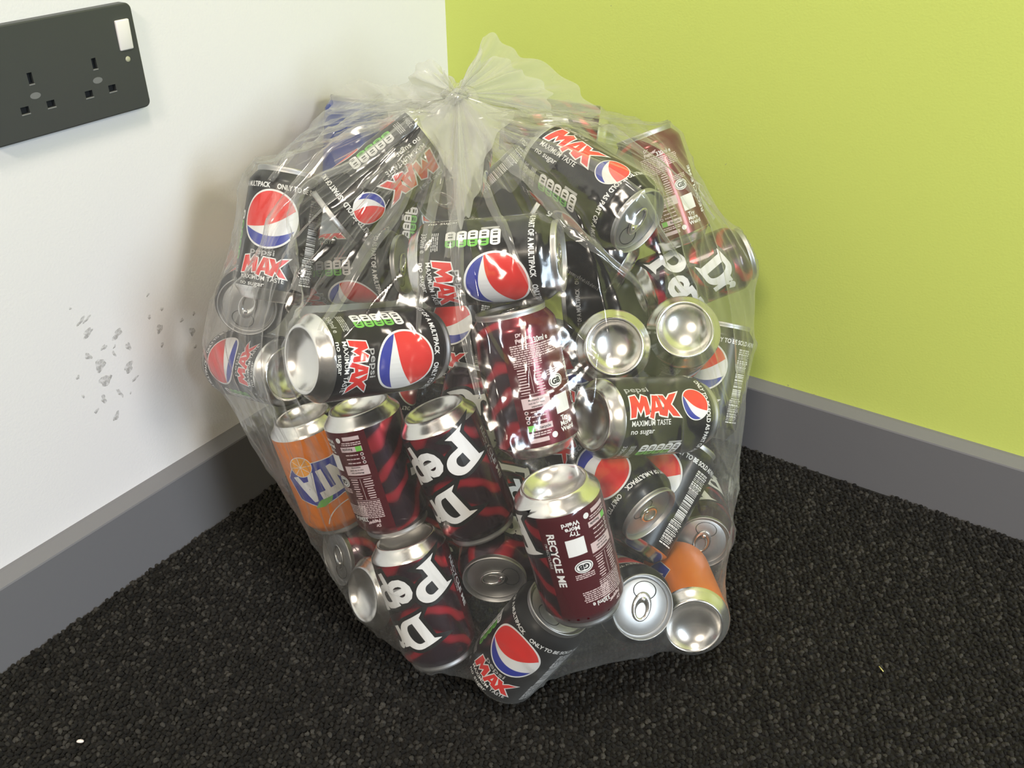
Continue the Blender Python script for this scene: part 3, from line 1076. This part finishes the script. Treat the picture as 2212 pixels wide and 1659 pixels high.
for kind, cen, ax, front, label in CANS:
    ax = Vector(ax).normalized()
    cen = Vector(cen)
    base = cen - ax * 0.0575
    tocam = (CAM_POS - cen)
    f = (tocam - ax * tocam.dot(ax)).normalized()
    yv = ax.cross(f)
    # local angle `front` must point along f
    rm = Matrix((f, yv, ax)).transposed() @ Matrix.Rotation(-math.radians(front), 3, 'Z')
    o = obj('soda_can', None, None, label=label, category='can', group=GROUPS[kind])
    o.matrix_world = Matrix.Translation(base) @ rm.to_4x4()
    o.empty_display_size = 0.05
    obj('body', BODY_ME[kind], o)
    obj('base', BASE_ME, o, label='silver domed base')
    ld = obj('lid', LID_ME, o, label='silver lid')
    obj('pull_tab', TAB_ME, ld)
    obj('mouth_opening', MOUTH_ME, ld)
    for nm, me in ART[kind]:
        obj(nm, me, o)
    b0 = len(hull_v)
    mw = o.matrix_world
    hull_v += [mw @ Vector(v) for v in hv]
    hull_f += [tuple(b0 + i for i in q) for q in hf]

# ------------------------------------------------------------------ the bag: film draped over the cans
def unproject(x, y, depth):
    d = CAM_FWD + CAM_RIGHT * ((x - 1106) / 2054.25) - CAM_UP * ((y - 829.5) / 2054.25)
    return CAM_POS + d * depth


KNOT = Vector((-0.310, -0.251, 0.458))
can_bvh = BVHTree.FromPolygons(hull_v, hull_f)
extra = [KNOT, Vector((-0.509, -0.393, 0.003)), Vector((-0.519, -0.288, 0.003)), Vector((-0.433, -0.446, 0.003)), Vector((-0.335, -0.54, 0.003)),
         unproject(745, 196, .97), unproject(790, 182, .96), unproject(838, 190, .95), Vector((-0.105, -0.300, 0.405)), Vector((-0.10, -0.470, 0.21)), Vector((-0.475, -0.045, 0.24))]
hb = bmesh.new()
for v in hull_v + extra:
    hb.verts.new(v)
res = bmesh.ops.convex_hull(hb, input=hb.verts)
hull_bvh = BVHTree.FromBMesh(hb)
hb.free()
C0 = Vector((-0.335, -0.285, 0.200))
pole = (KNOT - C0).normalized()
e1 = pole.cross(Vector((0.3, 0.9, 0.1))).normalized()
e2 = pole.cross(e1)
NA, NP = 1000, 300
th = np.arange(NA) / NA * 2 * PI
al = 0.004 + (PI - 0.008) * (np.arange(NP) / (NP - 1))
dirs = (np.cos(al)[:, None, None] * np.array(pole) + np.sin(al)[:, None, None] * (np.cos(th)[None, :, None] * np.array(e1) + np.sin(th)[None, :, None] * np.array(e2)))
rc = np.zeros((NP, NA))
rh = np.zeros((NP, NA))
for i in range(NP):
    for j in range(NA):
        d = Vector(dirs[i, j])
        st = C0 + d * 1.2
        hit = can_bvh.ray_cast(st, -d)
        rc[i, j] = 1.2 - hit[3] if hit[0] is not None else 0.02
        hit = hull_bvh.ray_cast(st, -d)
        rh[i, j] = 1.2 - hit[3] if hit[0] is not None else 0.2
r = rh + 0.0006
low = rc + 0.0007
sin_a = np.sin(al)[:, None]
KN = (KNOT - C0).length


def smooth_iter(r, k):
    for _ in range(k):
        up = np.vstack([r[:1], r[:-1]])
        dn = np.vstack([r[1:], r[-1:]])
        lf = np.roll(r, 1, 1)
        rt_ = np.roll(r, -1, 1)
        avg = 0.25 * (up + dn + lf + rt_)
        r = np.maximum(low, np.minimum(r, avg * (1 - 0.00035)))
        r[0, :] = KN
    return r


r = smooth_iter(r, 90)
# pleats gathered at the knot: ridges running down the meridians
s_arc = al[:, None] * KN
pl = np.zeros((NP, NA))
rp = np.random.default_rng(12)
for k in range(130):
    t0 = rp.uniform(0, 2 * PI)
    wd_ = rp.uniform(0.008, 0.045)
    amp = rp.uniform(0.3, 1.0)
    ln = rp.choice([0.09, 0.15, 0.24, 0.36], p=[.25, .3, .25, .2])
    dth = (th - t0 + PI) % (2 * PI) - PI
    bend = rp.normal(0, 0.12)
    dd = dth[None, :] - bend * al[:, None]
    ridge = np.exp(-np.abs(dd / wd_) ** 1.2)
    a_mm = np.minimum(0.60 * wd_ * 2 * s_arc, 0.0085) * np.exp(-(s_arc / ln) ** 2) * (1 - np.exp(-s_arc / 0.012))
    pl += amp * a_mm * ridge
r = r + np.minimum(pl, 0.016)
# short stray creases across the film
for k in range(170):
    q = rp.normal(0, 1, 3)
    q /= np.linalg.norm(q)
    tdir = np.cross(q, rp.normal(0, 1, 3))
    tdir /= np.linalg.norm(tdir)
    bdir = np.cross(q, tdir)
    along = dirs @ tdir
    across = dirs @ bdir + 0.25 * along ** 2 * rp.normal(0, 1)
    front_ = (dirs @ q) > 0
    L_ = rp.uniform(0.08, 0.30)
    w_ = rp.uniform(0.006, 0.016)
    r = r + front_ * rp.uniform(0.0008, 0.0028) * np.exp(-np.abs(across / w_) ** 1.2) * np.exp(-(along / L_) ** 4)
# small crumples where the film is not pressed on a can
free = np.clip((r - rc) / 0.02, 0, 1)
cr_ = np.zeros((NP, NA))
for k in range(60):
    q = rp.normal(0, 1, 3)
    q /= np.linalg.norm(q)
    fq = rp.uniform(40, 130)
    cr_ += np.abs(np.sin((dirs @ q) * fq * 0.25 + rp.uniform(0, 6.28))) / 60
r = r + (cr_ - cr_.mean()) * 0.018 * free
r = np.maximum(r, low)
P3 = np.array(C0) + dirs * r[..., None]
P3[..., 2] = np.maximum(P3[..., 2], 0.0032)
P3[..., 0] = np.minimum(P3[..., 0], np.where(P3[..., 2] < 0.095, -0.0195, -0.0015))
P3[..., 1] = np.minimum(P3[..., 1], np.where(P3[..., 2] < 0.095, -0.0195, -0.0015))
idx = np.arange(NP * NA).reshape(NP, NA)
a_ = idx[:-1, :]
b_ = idx[1:, :]
quads = np.stack([a_, b_, np.roll(b_, -1, 1), np.roll(a_, -1, 1)], -1).reshape(-1, 4)
bag = obj('recycling_bag', None, None, label='clear plastic bag tied at the top and stuffed with empty drink cans', category='bag')
film_me = bpy.data.meshes.new('film')
film_me.from_pydata(P3.reshape(-1, 3).tolist(), [], quads.tolist())
film_me.materials.append(M_FILM)
film_me.polygons.foreach_set('use_smooth', [True] * len(film_me.polygons))
film_me.update()
obj('film', film_me, bag)

# loose layers of film bunched together just below the knot
for lay in range(3):
    na_, np_ = 320, 60
    amax = (0.46, 0.34, 0.24)[lay]
    rows_, fcs = [], []
    ph_ = rp.uniform(0, 6.28, 5)
    for i in range(np_):
        a_i = 0.01 + (amax - 0.01) * i / (np_ - 1)
        fi = a_i / PI * (NP - 1)
        for j in range(na_):
            t_ = 2 * PI * j / na_
            jj = int(round((t_ / (2 * PI)) * NA + 18 * lay * math.sin(3 * t_))) % NA
            i0 = min(NP - 2, int(fi))
            rr0 = r[i0, jj] * (1 - (fi - i0)) + r[i0 + 1, jj] * (fi - i0)
            dv = pole * math.cos(a_i) + (e1 * math.cos(t_) + e2 * math.sin(t_)) * math.sin(a_i)
            s_ = a_i * KN
            fold = (math.sin(11 * t_ + ph_[0] + lay) + .7 * math.sin(23 * t_ + ph_[1] + 3 * a_i) + .5 * math.sin(37 * t_ + ph_[2])) * min(0.006, s_ * 0.05)
            rows_.append(C0 + dv * (max(rr0 * (0.994 - 0.006 * lay) + fold * 0.6 - 0.002, 0.05)))
    for i in range(np_ - 1):
        for j in range(na_):
            j2 = (j + 1) % na_
            fcs.append((i * na_ + j, (i + 1) * na_ + j, (i + 1) * na_ + j2, i * na_ + j2))
    obj('gathered_film', mesh_from('gathered_film', rows_, fcs, [M_FILM], smooth=True), bag)


def catmull(pts_, t):
    m = len(pts_) - 1
    x = min(max(t, 0), 0.99999) * m
    i = int(x)
    u = x - i
    p = [pts_[max(0, min(m, i + k))] for k in (-1, 0, 1, 2)]
    return 0.5 * ((2 * p[1]) + (p[2] - p[0]) * u + (2 * p[0] - 5 * p[1] + 4 * p[2] - p[3]) * u * u + (3 * p[1] - p[0] - 3 * p[2] + p[3]) * u ** 3)


def ear(name, base, edge, pleats, amp, seed, nw=110, ntt=40):
    rnd = np.random.default_rng(seed)
    ph = rnd.uniform(0, 6.28, 6)
    verts, faces = [], []
    for i in range(nw):
        w = i / (nw - 1)
        E = catmull(edge, w)
        E2 = catmull(edge, min(1, w + .02))
        nrm = (E - base).cross(E2 - catmull(edge, max(0, w - .02))).normalized()
        rag = 1 + 0.035 * math.sin(23 * w + ph[0]) + 0.03 * math.sin(51 * w + ph[1])
        for j in range(ntt):
            t = j / (ntt - 1)
            p = base.lerp(E, t * (rag if t > .5 else 1) if False else t * (1 + (rag - 1) * t))
            d = amp * (math.sin(2 * PI * pleats * w + ph[2]) + .6 * math.sin(2 * PI * pleats * 2.3 * w + ph[3] + 2 * t)) * math.sin(PI * min(1, .15 + t * .75)) * (0.25 + 0.75 * t)
            d += amp * 0.5 * math.sin(9 * t + 14 * w + ph[4]) * t
            verts.append(p + nrm * d)
    for i in range(nw - 1):
        for j in range(ntt - 1):
            q = i * ntt + j
            faces.append((q, q + 1, q + ntt + 1, q + ntt))
    return obj(name, mesh_from(name, verts, faces, [M_FUNNEL], smooth=True), bag)


K2 = KNOT + pole * 0.004
ear('tied_ear', K2, [unproject(1000, 200, .82), unproject(1038, 140, .84), unproject(1052, 82, .86), unproject(1130, 112, .88), unproject(1215, 165, .90), unproject(1290, 240, .92), unproject(1250, 262, .90)], 5, 0.0045, 4)
ear('tied_ear', K2, [unproject(990, 190, .81), unproject(1060, 128, .85), unproject(1130, 150, .86), unproject(1190, 210, .87), unproject(1170, 250, .84)], 4, 0.004, 9)
ear('tied_ear', K2, [unproject(985, 182, .82), unproject(962, 146, .83), unproject(925, 137, .84), unproject(880, 160, .85), unproject(850, 205, .86), unproject(880, 235, .84)], 2, 0.0055, 6)
ear('tied_ear', K2, [unproject(965, 160, .81), unproject(915, 150, .82), unproject(880, 190, .83), unproject(905, 240, .81)], 2, 0.0045, 8)
ear('tied_ear', unproject(872, 236, .90), [unproject(880, 205, .91), unproject(850, 184, .94), unproject(790, 176, .96), unproject(738, 192, .97), unproject(708, 232, .97), unproject(720, 250, .96)], 2, 0.004, 15)

# film folded over on itself in long flaps running down from the knot
film_bvh = BVHTree.FromPolygons([Vector(p) for p in P3.reshape(-1, 3)], quads.tolist())


def film_fold(line, w0, w1, side):
    pts_ = []
    for (x, y) in line:
        d = (unproject(x, y, 1.0) - CAM_POS).normalized()
        h = film_bvh.ray_cast(CAM_POS, d)
        if h[0] is not None:
            pts_.append((h[0], h[1] if h[1].dot(d) < 0 else -h[1]))
    pos = [KNOT + pole * 0.002] + [p[0] + p[1] * 0.0015 for p in pts_]
    nor = [pts_[0][1]] + [p[1] for p in pts_]
    nn, mm = 60, 7
    verts, faces = [], []
    for i in range(nn):
        t = i / (nn - 1)
        c = catmull(pos, t)
        loc, nr, _i, _d = film_bvh.find_nearest(c)
        nrm = catmull(nor, t).normalized()
        tg = (catmull(pos, min(1, t + .01)) - catmull(pos, max(0, t - .01))).normalized()
        sd = tg.cross(nrm).normalized() * side
        wdt = (w0 + (w1 - w0) * t) * (1 - 0.55 * max(0, (t - .7) / .3)) * min(1, .25 + 5 * t)
        for k in range(mm):
            u = k / (mm - 1)
            wob = 0.0007 * math.sin(17 * t + 3 * k)
            q = c + sd * (u * wdt)
            lc, n2, _i, dd_ = film_bvh.find_nearest(q)
            lift = 0.0012 + 0.0035 * math.sin(PI * min(1, u * 1.15)) * min(1, wdt / 0.012) + wob
            verts.append(lc + nrm * lift)
    for i in range(nn - 1):
        for k in range(mm - 1):
            q = i * mm + k
            faces.append((q, q + 1, q + mm + 1, q + mm))
    obj('film_fold', mesh_from('film_fold', verts, faces, [M_BUNCH], smooth=True), bag)


for line, w0, w1, sd_ in (
        ([(930, 290), (880, 440), (800, 560), (700, 720)], .010, .012, 1),
        ([(915, 270), (780, 360), (660, 420), (648, 560), (650, 690)], .016, .010, 1),
        ([(960, 290), (925, 430), (905, 560), (900, 720)], .010, .007, -1),
        ([(985, 300), (1000, 480), (1012, 680), (1040, 860)], .014, .008, 1),
        ([(1000, 300), (985, 420), (960, 560)], .016, .010, -1),
        ([(1030, 290), (1150, 420), (1240, 520), (1390, 640)], .016, .010, -1),
        ([(1050, 270), (1230, 320), (1400, 430), (1470, 560)], .012, .008, 1),
        ([(1040, 250), (1220, 250), (1380, 320), (1540, 470)], .014, .010, 1),
        ([(930, 225), (800, 240), (690, 300), (580, 390)], .018, .012, -1),
        ([(900, 250), (760, 300), (640, 420), (560, 560), (500, 640)], .012, .010, 1),
        ([(1020, 320), (1080, 460), (1160, 640)], .009, .006, 1)):
    film_fold(line, w0, w1, sd_)


# milky funnel of bunched film hanging from the knot, in front
def on_film(x, y, off=0.005):
    d = (unproject(x, y, 1.0) - CAM_POS).normalized()
    h = film_bvh.ray_cast(CAM_POS, d)
    return h[0] - d * off


for pl_, sd_, off in ((((893, 240), (935, 305), (972, 380), (985, 450), (1003, 490), (1022, 440), (1048, 350), (1078, 290), (1112, 238)), 21, .006),
                      (((915, 250), (950, 310), (985, 400), (1000, 440), (1025, 380), (1060, 300), (1095, 245)), 22, .003)):
    ear('gathered_funnel', K2, [on_film(x, y, off) for x, y in pl_], 4, 0.0016, sd_)

# the knot itself: a lumpy twisted overhand knot
kv, kf = [], []
ns, nk = 90, 14
def knot_pt(t):
    return Vector(((math.sin(t) + 2 * math.sin(2 * t)) * .0042, (math.cos(t) - 2 * math.cos(2 * t)) * .0042, -math.sin(3 * t) * .0045))
fr_ = Matrix((e1, e2, pole)).transposed()
for i in range(ns):
    t = 2 * PI * i / ns
    p = knot_pt(t)
    tg = (knot_pt(t + .01) - p).normalized()
    n1_ = tg.cross(Vector((0, 0, 1))).normalized()
    n2_ = tg.cross(n1_)
    for k in range(nk):
        a = 2 * PI * k / nk
        rad = .0042 * (1 + .25 * math.sin(3 * a + 4 * t) + .12 * math.sin(7 * a - 3 * t))
        kv.append(KNOT + fr_ @ (p + n1_ * math.cos(a) * rad + n2_ * math.sin(a) * rad))
for i in range(ns):
    for k in range(nk):
        i2, k2 = (i + 1) % ns, (k + 1) % nk
        kf.append((i * nk + k, i * nk + k2, i2 * nk + k2, i2 * nk + k))
obj('knot', mesh_from('knot', kv, kf, [M_BUNCH], smooth=True), bag)

# ------------------------------------------------------------------ bits on the carpet
M_YEL = simple('yellow_fibre', (0.62, 0.58, 0.20), 0.6)
bm = bmesh.new()
segs_ = bmesh.ops.create_cone(bm, cap_ends=True, segments=8, radius1=0.0005, radius2=0.0004, depth=0.006)
o = bm_obj('loose_fibre', bm, M_YEL, None, True, label='short yellow fibre lying on the carpet at lower right', category='fibre')
o.location = (-0.2803, -0.6793, 0.0052)
o.rotation_euler = (PI / 2 - 0.08, 0, math.radians(144))
M_CRUMB = simple('white_crumb', (0.75, 0.68, 0.64), 0.7)
bm = bmesh.new()
bmesh.ops.create_icosphere(bm, subdivisions=2, radius=0.0016)
for v in bm.verts:
    k = 1 + .3 * math.sin(900 * v.co.x + 700 * v.co.y) + .2 * math.sin(1300 * v.co.z)
    v.co = Vector((v.co.x * 1.9 * k, v.co.y * k, v.co.z * .8 * k))
o = bm_obj('crumb', bm, M_CRUMB, None, True, label='small white crumb on the carpet at lower left', category='crumb')
o.location = (-0.7272, -0.1465, 0.0050)
o.rotation_euler = (0, 0, math.radians(-55))
